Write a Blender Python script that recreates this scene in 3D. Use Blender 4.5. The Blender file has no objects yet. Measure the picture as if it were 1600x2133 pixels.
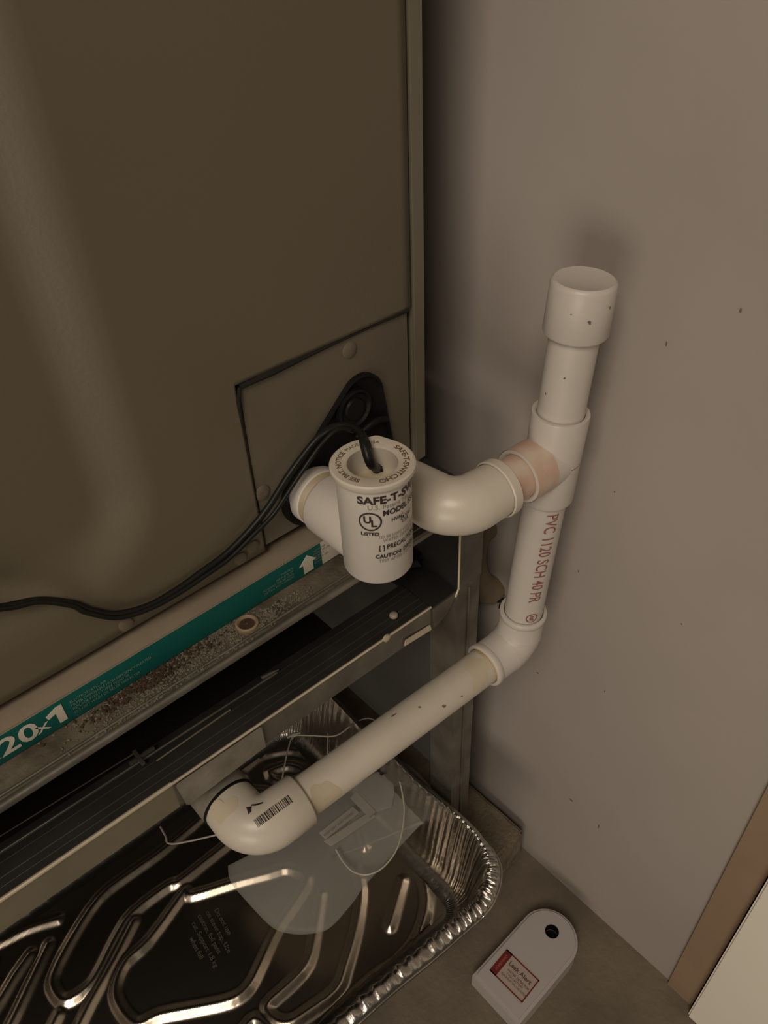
import bpy, bmesh, math, random
from mathutils import Vector, Matrix
random.seed(7)
S = bpy.context.scene
C = S.collection
PI = math.pi

# ------------------------------------------------------------------ camera
FPX = 1603.0
AX = Vector((0.7398, -0.4517, 0.5007)).normalized()      # world X as seen by the lens (right, down, forward)
AD = Vector((102, 1944, 1603)).normalized()              # world down
AX = (AX - AD * AX.dot(AD)).normalized()
AY = AX.cross(AD) * -1.0
if AY.z < 0: AY = -AY
ROWX, ROWY, ROWZ = AX, AY, -AD
def cam2world(v): return Vector((ROWX.dot(v), ROWY.dot(v), ROWZ.dot(v)))
cd = bpy.data.cameras.new('camera'); cam = bpy.data.objects.new('camera', cd); C.objects.link(cam)
r_, u_, b_ = cam2world(Vector((1,0,0))), cam2world(Vector((0,-1,0))), cam2world(Vector((0,0,-1)))
M = Matrix((r_, u_, b_)).transposed().to_4x4()
cam.matrix_world = M
cd.sensor_fit = 'HORIZONTAL'; cd.sensor_width = 36.0; cd.lens = FPX / 1600.0 * 36.0
cd.clip_start = 0.01; cd.clip_end = 50
S.camera = cam
def ray(px, py): return cam2world(Vector(((px-800)/FPX, (py-1066.5)/FPX, 1.0)))
def PX(px, py, x): r = ray(px, py); return r * (x / r.x)
def PY(px, py, y): r = ray(px, py); return r * (y / r.y)
def PZ(px, py, z): r = ray(px, py); return r * (z / r.z)

# ------------------------------------------------------------------ world, lights, exposure
w = bpy.data.worlds.new('world'); S.world = w; w.use_nodes = True
bg = w.node_tree.nodes['Background']; bg.inputs[0].default_value = (1.0, 0.87, 0.70, 1); bg.inputs[1].default_value = 0.05
def area(name, loc, target, sx, sy, power, col):
    d = bpy.data.lights.new(name, 'AREA'); d.shape = 'RECTANGLE'; d.size = sx; d.size_y = sy; d.energy = power; d.color = col
    o = bpy.data.objects.new(name, d); C.objects.link(o); o.location = loc
    o.rotation_euler = (Vector(target) - Vector(loc)).to_track_quat('-Z', 'Y').to_euler(); return o
area('doorway_light', (-1.05, -0.45, -0.44), (0.3, 0.22, -0.05), 0.60, 0.50, 4.1, (1.0, 0.88, 0.73))
area('hall_ceiling_light', (-0.95, -0.50, 1.15), (0.25, 0.2, -0.3), 0.7, 0.7, 15.0, (1.0, 0.86, 0.70))
S.view_settings.view_transform = 'Standard'; S.view_settings.look = 'None'
S.view_settings.exposure = 0.0; S.view_settings.gamma = 1.0; S.view_settings.use_curve_mapping = False

# ------------------------------------------------------------------ materials
def mat(name, col, rough=0.5, metal=0.0, noise=0.0, nscale=20, bump=0.0, bscale=200, col2=None, spec=None, trans=0.0, alpha=1.0, detail=4, thr=None):
    m = bpy.data.materials.new(name); m.use_nodes = True
    nt = m.node_tree; b = nt.nodes['Principled BSDF']
    b.inputs['Base Color'].default_value = (*col, 1); b.inputs['Roughness'].default_value = rough; b.inputs['Metallic'].default_value = metal
    if spec is not None: b.inputs['Specular IOR Level'].default_value = spec
    if trans: b.inputs['Transmission Weight'].default_value = trans
    if alpha < 1: b.inputs['Alpha'].default_value = alpha
    tc = nt.nodes.new('ShaderNodeTexCoord')
    if noise or col2:
        n = nt.nodes.new('ShaderNodeTexNoise'); n.inputs['Scale'].default_value = nscale; n.inputs['Detail'].default_value = detail
        nt.links.new(tc.outputs['Object'], n.inputs['Vector'])
        r = nt.nodes.new('ShaderNodeValToRGB')
        lo, hi = thr if thr else (0.35, 0.65)
        r.color_ramp.elements[0].position = lo; r.color_ramp.elements[1].position = hi
        c2 = col2 if col2 else tuple(max(0, c*(1-noise)) for c in col)
        r.color_ramp.elements[0].color = (*col, 1); r.color_ramp.elements[1].color = (*c2, 1)
        nt.links.new(n.outputs['Fac'], r.inputs['Fac']); nt.links.new(r.outputs['Color'], b.inputs['Base Color'])
    if bump:
        n2 = nt.nodes.new('ShaderNodeTexNoise'); n2.inputs['Scale'].default_value = bscale; n2.inputs['Detail'].default_value = 5
        nt.links.new(tc.outputs['Object'], n2.inputs['Vector'])
        bp = nt.nodes.new('ShaderNodeBump'); bp.inputs['Strength'].default_value = bump; bp.inputs['Distance'].default_value = 0.002
        nt.links.new(n2.outputs['Fac'], bp.inputs['Height']); nt.links.new(bp.outputs['Normal'], b.inputs['Normal'])
    return m
PVC = mat('pvc_white', (0.64, 0.59, 0.54), 0.38, noise=0.05, nscale=30, bump=0.05, bscale=300)
PVCY = mat('pvc_cream', (0.655, 0.60, 0.51), 0.34, noise=0.08, nscale=25, bump=0.04, bscale=300)
PVCG = mat('pvc_greyish', (0.66, 0.61, 0.56), 0.42, noise=0.08, nscale=30)
PVCP = mat('pvc_primer_pink', (0.60, 0.40, 0.31), 0.45, col2=(0.68, 0.56, 0.46), nscale=60, thr=(0.4, 0.7))
PVCT = mat('pvc_glue_tan', (0.52, 0.38, 0.20), 0.35, col2=(0.66, 0.54, 0.38), nscale=50)
STAIN0 = mat('glue_film', (0.52, 0.43, 0.29), 0.38, col2=(0.60, 0.52, 0.40), nscale=70)
PVCD = mat('pvc_inside', (0.55, 0.47, 0.33), 0.5)
INK = mat('black_ink', (0.03, 0.022, 0.016), 0.5)
INKB = mat('brown_ink', (0.16, 0.10, 0.045), 0.5)
INKR = mat('red_ink', (0.30, 0.115, 0.10), 0.5)
INKR2 = mat('red_label_ink', (0.16, 0.012, 0.01), 0.5)
INKG = mat('grey_ink', (0.27, 0.23, 0.19), 0.5)
INKW = mat('white_print', (0.62, 0.57, 0.48), 0.6)
INKL = mat('pale_teal_print', (0.20, 0.30, 0.27), 0.6)
CABM = mat('cabinet_paint', (0.145, 0.122, 0.082), 0.42, noise=0.06, nscale=6, bump=0.05, bscale=500)
CABM2 = mat('cabinet_plate_paint', (0.150, 0.126, 0.090), 0.45, noise=0.06, nscale=10)
CABM3 = mat('cabinet_post_paint', (0.185, 0.165, 0.120), 0.45, noise=0.06, nscale=10)
BLACK = mat('rubber_black', (0.008, 0.008, 0.008), 0.5, spec=0.2)
GAP = mat('gap_black', (0.01, 0.008, 0.006), 0.9)
WIRE = mat('cable_black', (0.012, 0.012, 0.011), 0.4, spec=0.25)
CARD = mat('cardboard', (0.32, 0.26, 0.19), 0.8, noise=0.12, nscale=40)
TEAL = mat('teal_print', (0.0, 0.105, 0.088), 0.55, noise=0.1, nscale=30)
LABW = mat('label_white', (0.60, 0.56, 0.49), 0.6)
LABP = mat('label_paper', (0.44, 0.36, 0.32), 0.55)
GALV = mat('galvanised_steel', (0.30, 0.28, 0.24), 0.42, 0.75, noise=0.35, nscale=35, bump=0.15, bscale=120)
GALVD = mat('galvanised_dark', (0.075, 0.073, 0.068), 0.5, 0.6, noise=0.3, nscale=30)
GALVS = mat('shade_panel_grey', (0.10, 0.098, 0.09), 0.55, 0.3, noise=0.25, nscale=12)
GALVF = mat('galvanised_flange', (0.31, 0.275, 0.195), 0.5, 0.45, noise=0.25, nscale=14, bump=0.1, bscale=80)
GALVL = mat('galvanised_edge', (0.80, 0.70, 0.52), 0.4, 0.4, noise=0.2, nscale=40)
DUSTY = mat('dusty_steel', (0.165, 0.14, 0.10), 0.9, 0.0, col2=(0.065, 0.053, 0.034), nscale=45, bump=0.6, bscale=260, detail=8)
GRIT = mat('grit', (0.20, 0.175, 0.13), 0.95, noise=0.3, nscale=90)
GRITB = mat('grit_brown', (0.07, 0.04, 0.022), 0.95, noise=0.3, nscale=90)
WALLM = mat('wall_paint', (0.435, 0.385, 0.350), 0.6, noise=0.10, nscale=5, bump=0.10, bscale=60)
WALLD = mat('wall_scuff', (0.18, 0.14, 0.11), 0.8)
FLOORM = mat('concrete_floor', (0.205, 0.17, 0.125), 0.8, col2=(0.14, 0.115, 0.082), nscale=16, bump=0.4, bscale=150, detail=8)
BLOCKM = mat('concrete_block', (0.27, 0.225, 0.155), 0.95, col2=(0.18, 0.145, 0.10), nscale=40, bump=1.0, bscale=260, detail=8)
TRIMB = mat('trim_brown', (0.36, 0.25, 0.165), 0.6, noise=0.18, nscale=9)
DOORW = mat('door_white', (0.92, 0.87, 0.76), 0.5)
FOIL = mat('aluminium_foil', (0.58, 0.51, 0.42), 0.26, 1.0, bump=0.10, bscale=60)
FOILC = mat('aluminium_foil_crinkled', (0.50, 0.47, 0.43), 0.27, 1.0, bump=0.3, bscale=120)
PLAST = mat('clear_plastic', (0.62, 0.60, 0.55), 0.45, trans=0.0, alpha=0.30)
PLASTE = mat('clear_plastic_edge', (0.62, 0.58, 0.51), 0.4, alpha=0.42)
CORD = mat('clear_cord', (0.60, 0.55, 0.47), 0.35)
ALARM = mat('alarm_white_plastic', (0.47, 0.43, 0.42), 0.5, noise=0.04, nscale=8)
TAPE = mat('grey_cast_fitting', (0.17, 0.15, 0.115), 0.65, col2=(0.26, 0.235, 0.20), nscale=45, bump=0.4, bscale=100)
HOSE = mat('tan_conduit', (0.24, 0.19, 0.125), 0.7, noise=0.3, nscale=50)

# ------------------------------------------------------------------ mesh helpers
def link(name, me, m=None, parent=None, smooth=False):
    o = bpy.data.objects.new(name, me); C.objects.link(o)
    if m: me.materials.append(m)
    if parent is not None: o.parent = parent; o.matrix_parent_inverse = parent.matrix_world.inverted()
    if smooth:
        for p in me.polygons: p.use_smooth = True
    return o
def mk(name, vs, fs, m, parent=None, smooth=False):
    me = bpy.data.meshes.new(name); me.from_pydata([tuple(v) for v in vs], [], fs); me.update()
    return link(name, me, m, parent, smooth)
def thing(name, label, cat, loc, group=None):
    o = bpy.data.objects.new(name, None); C.objects.link(o); o.location = loc; o.empty_display_size = 0.02
    o.matrix_world = Matrix.Translation(Vector(loc)); bpy.context.view_layer.update()
    o['label'] = label; o['category'] = cat
    if group: o['group'] = group
    return o
def auto(o, ang=35):
    me = o.data
    for p in me.polygons: p.use_smooth = True
    me.set_sharp_from_angle(angle=math.radians(ang)); return o
class MB:
    def __init__(s): s.v = []; s.f = []
    def add(s, vs, fs):
        n = len(s.v); s.v += [Vector(v) for v in vs]; s.f += [tuple(i+n for i in f) for f in fs]; return s
    def box(s, a, b):
        x0,y0,z0 = a; x1,y1,z1 = b
        return s.add([(x0,y0,z0),(x1,y0,z0),(x1,y1,z0),(x0,y1,z0),(x0,y0,z1),(x1,y0,z1),(x1,y1,z1),(x0,y1,z1)],
                     [(0,3,2,1),(4,5,6,7),(0,1,5,4),(1,2,6,5),(2,3,7,6),(3,0,4,7)])
    def bar(s, p0, p1, wy, hz, up=Vector((0,0,1))):
        # bar along p0->p1; p0,p1 = front top edge; extends wy back (+Y-ish) and hz down
        p0, p1 = Vector(p0), Vector(p1); d = (p1-p0).normalized(); side = up.cross(d).normalized()
        q = []
        for p in (p0, p1): q += [p, p+side*wy, p+side*wy-up*hz, p-up*hz]
        return s.add(q, [(0,1,2,3),(7,6,5,4),(0,4,5,1),(1,5,6,2),(2,6,7,3),(3,7,4,0)])
    def sweep(s, pts, radii, n=24, caps=True, closed=False):
        pts = [Vector(p) for p in pts]
        if not hasattr(radii, '__len__'): radii = [radii]*len(pts)
        fr = None; rings = []
        for i, p in enumerate(pts):
            if i == 0: t = pts[1]-pts[0]
            elif i == len(pts)-1: t = pts[-1]-pts[-2]
            else:
                a = pts[i]-pts[i-1]; b = pts[i+1]-pts[i]
                t = (a.normalized() if a.length > 1e-9 else b.normalized()) + (b.normalized() if b.length > 1e-9 else a.normalized())
            t.normalize()
            if fr is None:
                u = t.cross(Vector((0,0,1)))
                if u.length < 0.2: u = t.cross(Vector((0,1,0)))
                u.normalize()
            else: u = (fr - t*fr.dot(t)).normalized()
            fr = u; v = t.cross(u)
            rings.append([p + (u*math.cos(2*PI*k/n) + v*math.sin(2*PI*k/n))*radii[i] for k in range(n)])
        vs = [q for r in rings for q in r]; fs = []
        for i in range(len(rings)-1):
            for k in range(n):
                a = i*n+k; b = i*n+(k+1) % n; fs.append((a, b, b+n, a+n))
        if caps:
            fs.append(tuple(reversed(range(n)))); fs.append(tuple(range((len(rings)-1)*n, len(rings)*n)))
        return s.add(vs, fs)
    def lathe(s, o, axis, prof, n=40, caps=False):
        # prof: list of (t, r) along axis from o
        o = Vector(o); axis = Vector(axis).normalized(); u = axis.cross(Vector((0,0,1)))
        if u.length < 0.2: u = axis.cross(Vector((0,1,0)))
        u.normalize(); v = axis.cross(u); vs = []; fs = []
        for t, r in prof:
            for k in range(n): vs.append(o + axis*t + (u*math.cos(2*PI*k/n)+v*math.sin(2*PI*k/n))*max(r,1e-5))
        for i in range(len(prof)-1):
            for k in range(n):
                a = i*n+k; b = i*n+(k+1) % n; fs.append((a, b, b+n, a+n))
        return s.add(vs, fs)
    def prism(s, poly, ext):
        n = len(poly); ext = Vector(ext); vs = [Vector(p) for p in poly] + [Vector(p)+ext for p in poly]
        return s.add(vs, [tuple(range(n)), tuple(reversed(range(n, 2*n)))] + [(i, i+n, (i+1) % n+n, (i+1) % n) for i in range(n)])
    def obj(s, name, m, parent=None, smooth=None, bevel=0, segs=2):
        me = bpy.data.meshes.new(name); me.from_pydata([tuple(v) for v in s.v], [], s.f)
        bm = bmesh.new(); bm.from_mesh(me)
        bmesh.ops.remove_doubles(bm, verts=bm.verts, dist=1e-6) if bevel or smooth else None
        bmesh.ops.recalc_face_normals(bm, faces=bm.faces)
        if bevel: bmesh.ops.bevel(bm, geom=list(bm.edges), offset=bevel, segments=segs, affect='EDGES', clamp_overlap=True)
        bm.to_mesh(me); bm.free(); me.update()
        o = link(name, me, m, parent)
        if smooth: auto(o, smooth)
        return o
def catmull(pts, k=8):
    pts = [Vector(p) for p in pts]; out = []
    for i in range(len(pts)-1):
        p0 = pts[max(i-1,0)]; p1 = pts[i]; p2 = pts[i+1]; p3 = pts[min(i+2,len(pts)-1)]
        for j in range(k):
            t = j/k
            out.append(0.5*((2*p1)+(p2-p0)*t+(2*p0-5*p1+4*p2-p3)*t*t+(3*p1-p0-3*p2+p3)*t*t*t))
    out.append(pts[-1]); return out
def corner(a, c, b, rho, k=8):
    a, c, b = Vector(a), Vector(c), Vector(b); da = (a-c).normalized(); db = (b-c).normalized()
    p0 = c+da*rho; p2 = c+db*rho; out = [a]
    for i in range(k+1):
        t = i/k; th = t*PI/2
        # circular-ish arc between p0 and p2
        out.append(p0*(1-math.sin(th)) + p2*(1-math.cos(th)) + c*(math.sin(th)+math.cos(th)-1))
    out.append(b); return out
_tc = {}
def text_mesh(s, size, bold=0.0, align='LEFT'):
    cu = bpy.data.curves.new('print', 'FONT'); cu.body = s; cu.size = size; cu.offset = bold*size; cu.align_x = align; cu.align_y = 'CENTER'
    cu.resolution_u = 3
    o = bpy.data.objects.new('print', cu); C.objects.link(o); bpy.context.view_layer.update()
    me = bpy.data.meshes.new_from_object(o.evaluated_get(bpy.context.evaluated_depsgraph_get()))
    C.objects.unlink(o); bpy.data.objects.remove(o); bpy.data.curves.remove(cu)
    bm = bmesh.new(); bm.from_mesh(me)
    bmesh.ops.triangulate(bm, faces=bm.faces)
    for _ in range(3):
        le = [e for e in bm.edges if e.calc_length() > 0.0016]
        if not le: break
        bmesh.ops.subdivide_edges(bm, edges=le, cuts=1, use_grid_fill=False)
        bmesh.ops.triangulate(bm, faces=[f for f in bm.faces if len(f.verts) > 3])
    bm.to_mesh(me); bm.free()
    vs = [v.co.copy() for v in me.vertices]; fs = [tuple(p.vertices) for p in me.polygons]; bpy.data.meshes.remove(me)
    return vs, fs
def text_map(name, s, size, fn, m, parent, bold=0.0, sx=1.0, align='LEFT'):
    vs, fs = text_mesh(s, size, bold, align)
    return mk(name, [fn(v.x*sx, v.y) for v in vs], fs, m, parent)
def merge_text(name, items, m, parent):
    # items: (string, size, fn, bold, sx, align)
    mb = MB()
    for s, size, fn, bold, sx, al in items:
        vs, fs = text_mesh(s, size, bold, al); mb.add([fn(v.x*sx, v.y) for v in vs], fs)
    return mk(name, mb.v, mb.f, m, parent)

XW = 0.36; YC = 0.29; ZF = -0.8068
# ------------------------------------------------------------------ the setting
def struct(o): o['kind'] = 'structure'; return o
def plane_grid(name, o, u, v, m):
    o, u, v = Vector(o), Vector(u), Vector(v)
    return struct(mk(name, [o, o+u, o+u+v, o+v], [(0,1,2,3)], m))
wr = MB().box((XW, 0.0465, ZF), (XW+0.1, 1.0, 1.7)).obj('wall_right', WALLM); struct(wr)
struct(MB().box((-1.3, 0.86, ZF), (XW, 0.96, 1.7)).obj('wall_back', WALLM))
struct(MB().box((-1.4, -0.2, ZF), (-1.3, 0.96, 1.7)).obj('wall_left', WALLM))
struct(MB().box((-1.4, -3.0, ZF-0.1), (1.2, 1.0, ZF)).obj('floor', FLOORM))
struct(MB().box((-1.4, -0.2, 1.7), (XW+0.1, 1.0, 1.8)).obj('ceiling', WALLM))
# brown door stop and the white jamb beside it
yA, yB = 0.0465, 0.0218
t1 = MB().box((XW-0.004, yB, ZF), (XW+0.1, yA, 1.7)).obj('trim_1', TRIMB); struct(t1)
t2 = MB().box((XW-0.014, -0.16, ZF), (XW+0.1, yB-0.0015, 1.7)).obj('trim_2', DOORW, bevel=0.0015); struct(t2)
# scuffs on the wall (flat marks, part of the wall)
def blot(name, c, u, v, n=9, parent=None, m=WALLD, jit=0.3):
    c, u, v = Vector(c), Vector(u), Vector(v)
    vs = [c + u*math.cos(2*PI*k/n)*(1+random.uniform(-jit,jit)) + v*math.sin(2*PI*k/n)*(1+random.uniform(-jit,jit)) for k in range(n)]
    return vs, [tuple(range(n))]
mb = MB()
for px, py, ru, rv in [(1543,647,.0008,.0013),(1190,1667,.0022,.0014),(1120,1402,.0012,.0008),(1388,716,.0006,.0014),(1247,1722,.0008,.0035),(1280,1025,.0006,.0006),(1205,1190,.0006,.0010),(1420,1300,.0007,.0007),(1260,1440,.0005,.0013)]:
    vs, fs = blot('s', PX(px, py, XW-0.0002), (0, ru, 0), (0, 0, rv)); mb.add(vs, fs)
sc = mk('scuff_marks', mb.v, mb.f, WALLD, wr); sc['kind'] = 'stuff'

# ------------------------------------------------------------------ air handler cabinet
ah = thing('air_handler', 'tall olive-beige metal air handler cabinet beside the grey wall, above the filter', 'air handler', (-0.03, 0.5, -0.29))
ZB = -0.2895; ZT = 1.35; XL = -0.34; XS = 0.2738; XR = 0.2851
cb = MB()
cb.box((XL, YC+0.022, ZB+0.002), (XR, 0.84, ZT)); cb.obj('cabinet_body', CABM3, ah)
MB().box((XS+0.0020, YC, ZB), (XR, YC+0.03, ZT)).obj('corner_post', CABM3, ah, bevel=0.001)
NX, NZ = 0.1578, -0.1835            # notch for the access plate
def sstep(t): t = max(0.0, min(1.0, t)); return t*t*(3-2*t)
def depth(x, z):
    R = 0.05; cx, cz = 0.108-R, -0.262+R
    if x > cx and z < cz: d = R - math.hypot(x-cx, z-cz)
    else: d = min(0.108-x, z+0.262)
    d2 = x-(XL+0.05); d = min(d, d2)
    return 0.0105*sstep(d/0.030)
xs = sorted(set([XL, XS, NX] + [XL + i*(XS-XL)/110 for i in range(110)] + [0.06+i*0.0025 for i in range(22)]))
zs = sorted(set([ZB, NZ, ZT] + [ZB + i*0.006 for i in range(70)] + [0.13+i*0.06 for i in range(20)]))
vs = []; fs = []; idx = {}
for i, x in enumerate(xs):
    for j, z in enumerate(zs): idx[i,j] = len(vs); vs.append((x, YC+depth(x,z), z))
for i in range(len(xs)-1):
    for j in range(len(zs)-1):
        if xs[i] >= NX-1e-6 and zs[j+1] <= NZ+1e-6: continue
        fs.append((idx[i,j], idx[i+1,j], idx[i+1,j+1], idx[i,j+1]))
dp = mk('door_panel', vs, fs, CABM, ah, True)
md = dp.modifiers.new('solid', 'SOLIDIFY'); md.thickness = 0.012; md.offset = -1
auto(dp, 30)
# black backing, painted shade in place of a real recess behind the gaps
MB().box((NX-0.004, YC+0.014, ZB+0.001), (XS+0.004, YC+0.0215, NZ+0.005)).obj('gap_shade_backing', GAP, ah)
MB().box((XS-0.0008, YC+0.004, NZ), (XS+0.0024, YC+0.0215, ZT)).obj('seam_strip', GAP, ah)
# access plate with uneven gaps
pl = [(0.1600, -0.1872), (0.1615, -0.1858), (0.2726, -0.1852), (0.2728, ZB+0.0015), (0.1592, ZB+0.0015), (0.1590, -0.2500)]
MB().prism([(x, YC+0.0015, z) for x, z in pl], (0, 0.008, 0)).obj('access_plate', CABM2, ah, bevel=0.0006)
# black strips standing in for the shaded gap along the plate edges
sg = MB()
for pts, wd in (([(0.1608,-0.1856),(0.18,-0.1852),(0.21,-0.1847),(0.24,-0.1846),(0.2722,-0.1843)], [0.0016,0.0022,0.0013,0.0007,0.0014]),
                ([(0.1605,-0.186),(0.1582,-0.192),(0.1578,-0.205),(0.158,-0.23),(0.1585,-0.28)], [0.0009,0.0017,0.0010,0.0005,0.0004])):
    sg.sweep([(x, YC+0.0008, z) for x, z in pts], wd, 8)
sg.obj('gap_shade_strips', GAP, ah)
# plate screws / dimples
for px, py in ((730,730),(548,1028)):
    p = PY(px, py, YC+0.001)
    s = MB(); s.lathe((p.x, YC+0.003, p.z), (0,-1,0), [(0,0.0052),(0.0016,0.0050),(0.0024,0.0040),(0.0028,0.0015),(0.0028,0)], 20)
    s.obj('plate_screw', CABM2, ah, smooth=40)
# bottom front flange of the cabinet with dents and screws
for px, py in ((262,1300),(526,1138),(500,1163)):
    p = PY(px, py, YC)
    s = MB(); s.lathe((p.x, YC+0.0005, p.z), (0,-1,0), [(0,0.0040),(0.0014,0.0038),(0.002,0.0025),(0.002,0)], 16)
    s.obj('flange_screw', CABM2, ah, smooth=40)
# rubber boot: rounded triangle of two circles
cs = [((0.2345, -0.2245), 0.0155), ((0.1935, -0.268), 0.0205), ((0.2420, -0.272), 0.0155)]
pts = []
for (cx, cz), r in cs:
    for k in range(48):
        a = 2*PI*k/48; pts.append((cx+r*math.cos(a), cz+r*math.sin(a)))
def hull(p):
    p = sorted(set(p))
    def half(q):
        h = []
        for a in q:
            while len(h) > 1 and (h[-1][0]-h[-2][0])*(a[1]-h[-2][1])-(h[-1][1]-h[-2][1])*(a[0]-h[-2][0]) <= 0: h.pop()
            h.append(a)
        return h
    lo = half(p); up = half(p[::-1]); return lo[:-1]+up[:-1]
H = hull([(x, max(z, ZB+0.003)) for x, z in pts])
hc = (sum(p[0] for p in H)/len(H), sum(p[1] for p in H)/len(H))
def ins(h, k): return [(hc[0]+(x-hc[0])*k, hc[1]+(z-hc[1])*k) for x, z in h]
b = MB(); n = len(H)
rings = [(H, YC+0.0018), (H, YC-0.0012), (ins(H,0.965), YC-0.0016), (ins(H,0.93), YC-0.0004), (ins(H,0.88), YC+0.0006)]
for i, (h, y) in enumerate(rings): b.v += [Vector((x, y, z)) for x, z in h]
for i in range(len(rings)-1):
    for k in range(n): b.f.append((i*n+k, i*n+(k+1) % n, (i+1)*n+(k+1) % n, (i+1)*n+k))
b.f.append(tuple(range((len(rings)-1)*n, len(rings)*n)))
boot = b.obj('rubber_boot', BLACK, ah, smooth=50)
s = MB(); c = PY(735, 850, YC)
s.lathe((c.x, YC+0.0005, c.z), (0,-1,0), [(0,0.0120),(0.0030,0.0118),(0.0036,0.0105),(0.0022,0.0092),(0.0020,0.0070),(0.0034,0.0062),(0.0036,0.003),(0.0036,0)], 32)
pg = s.obj('boot_plug', BLACK, boot, smooth=40)
s = MB(); s.sweep(catmull([(0.2270,YC-0.002,-0.2460),(0.2400,YC-0.004,-0.2400),(0.2500,YC-0.002,-0.2440)],6), 0.0022, 10); s.obj('boot_rib', BLACK, boot, smooth=60)

# ------------------------------------------------------------------ air filter
FZ0, FZ1, FY = -0.3128, -0.2955, 0.2795
fl = thing('air_filter', 'one-inch cardboard air filter with teal printed edge lying under the cabinet', 'air filter', (0.0, 0.35, FZ0))
MB().box((-0.26, FY, FZ0), (0.232, 0.75, FZ1)).obj('cardboard_frame', CARD, fl, bevel=0.0008)
xe = PY(669, 1160, FY).x
MB().box((-0.26, FY-0.0007, FZ0+0.0004), (xe, FY, FZ1-0.0006)).obj('teal_strip', TEAL, fl)
MB().box((xe, FY-0.0007, FZ0+0.0004), (0.232, FY, FZ1-0.0006)).obj('white_end_strip', LABW, fl)
def fmap(x0, z0): return lambda u, v: Vector((x0+u, FY-0.0009, z0+v))
x20 = PY(30, 1545, FY).x
xone = PY(124, 1495, FY).x
merge_text('size_print', [('20', 0.0152, fmap(PY(0,1565,FY).x-0.0005, -0.3040), 0.02, 1.25, 'LEFT')], INKW, fl)
merge_text('size_print', [('x', 0.0115, fmap(PY(77,1530,FY).x, -0.3050), -0.004, 1.25, 'LEFT'), ('X', 0.0115, fmap(PY(0,1565,FY).x-0.0105, -0.3050), -0.004, 1.25, 'LEFT'),('16', 0.0152, fmap(PY(0,1565,FY).x-0.034, -0.3040), 0.02, 1.25, 'LEFT')], INKW, fl)
x1_ = PY(124,1498,FY).x
MB().prism([(x1_+x, FY-0.0010, -0.3038+z) for x, z in ((-0.0005,-0.0056),(0.0034,-0.0056),(0.0034,0.0056),(0.0006,0.0056),(-0.0050,0.0030),(-0.0044,0.0006),(-0.0005,0.0018))], (0,0.0004,0)).obj('size_print', INKW, fl)
it = []
xt = PY(148, 1470, FY).x
for k, (ln) in enumerate(['ELECTROSTATIC AIR', 'FILTER DISPOSABLE HIGH EFFICIENCY PLEATED', 'REPLACE EVERY THREE MONTHS', 'DO NOT WASH OR REUSE THIS FILTER']):
    it.append((ln, 0.0024, fmap(xt, -0.3005-k*0.0026), 0.0, 0.85, 'LEFT'))
xt2 = PY(612, 1205, FY).x
for k, ln in enumerate(['THIS SIDE', 'AIR FLOW UP', 'TOWARD THE BLOWER', 'INSTALL WITH ARROW']):
    it.append((ln, 0.0022, fmap(xt2, -0.3015-k*0.0022), 0.0, 0.9, 'RIGHT'))
merge_text('small_print', it[:4], INKL, fl); merge_text('small_print', it[4:], INKL, fl)
ax_ = PY(641, 1180, FY).x
arr = [(-0.0062,-0.3045),(0,-0.2985),(0.0062,-0.3045),(0.0034,-0.3045),(0.0034,-0.3112),(-0.0034,-0.3112),(-0.0034,-0.3045)]
MB().prism([(ax_+x, FY-0.0010, z) for x, z in arr], (0,0.0004,0)).obj('air_flow_arrow', INKW, fl)
it = [(s_, 0.0020, fmap(0.1815, -0.2990-k*0.0022), 0.0, 0.9, 'LEFT') for k, s_ in enumerate(['NET FILTER', 'FRONT OF UNIT', 'SEE BACK', 'MADE IN USA','20 x 20'])]
merge_text('white_end_print', it, INKG, fl)

# ------------------------------------------------------------------ steel stand with filter rack
st = thing('support_stand', 'galvanised sheet steel stand with dusty ledge, its leg standing on the concrete block', 'metal stand', (0.0, 0.45, -0.755))
LZ = FZ0-0.0004
MB().box((-0.30, 0.2595, LZ-0.002), (0.262, 0.74, LZ)).obj('dusty_ledge', DUSTY, st)
lp = MB(); lp.sweep([(-0.30, 0.2588, LZ), (0.0, 0.2580, LZ), (0.2, 0.2560, LZ), (0.262, 0.2555, LZ)], 0.0024, 10); lp.obj('ledge_lip', GALV, st, smooth=60)
lp = MB(); lp.sweep([(-0.30, 0.2650, LZ), (0.262, 0.2620, LZ)], 0.0010, 8); lp.obj('ledge_bead', GALV, st, smooth=60)
# side panel of the rack and gusset, right
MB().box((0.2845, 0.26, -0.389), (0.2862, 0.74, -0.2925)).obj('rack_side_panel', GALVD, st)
MB().box((0.2872, 0.2640, -0.640), (0.2885, 0.700, -0.389)).obj('added_shade_panel', GALVS, st)  # added dark sheet, hides the lit wall so the space below reads as shade
MB().box((0.2862, 0.2585, -0.389), (0.309, 0.2605, -0.2925)).obj('rack_front_panel', GALV, st, bevel=0.0005)
lp = MB(); lp.sweep([(0.2855, 0.2590, -0.30), (0.2855, 0.2590, -0.388), (0.2820,0.2585,-0.3935)], 0.0009, 8); lp.obj('panel_edge', GALVL, st, smooth=60)  # pale colour stands in for light catching the cut sheet edge
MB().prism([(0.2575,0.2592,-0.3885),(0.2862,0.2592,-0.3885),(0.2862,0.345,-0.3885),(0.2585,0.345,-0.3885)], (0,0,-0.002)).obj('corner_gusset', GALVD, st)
MB().prism([(0.2600,0.2595,-0.3905),(0.2862,0.2595,-0.3905),(0.2800,0.2595,-0.3990),(0.2740,0.2595,-0.4070),(0.2620,0.2595,-0.4110)], (0,0.0015,0)).obj('gusset_flange', GALV, st)
MB().box((-0.33, 0.292, -0.404), (0.205, 0.735, -0.4025)).obj('drip_tray', GAP, st)
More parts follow.
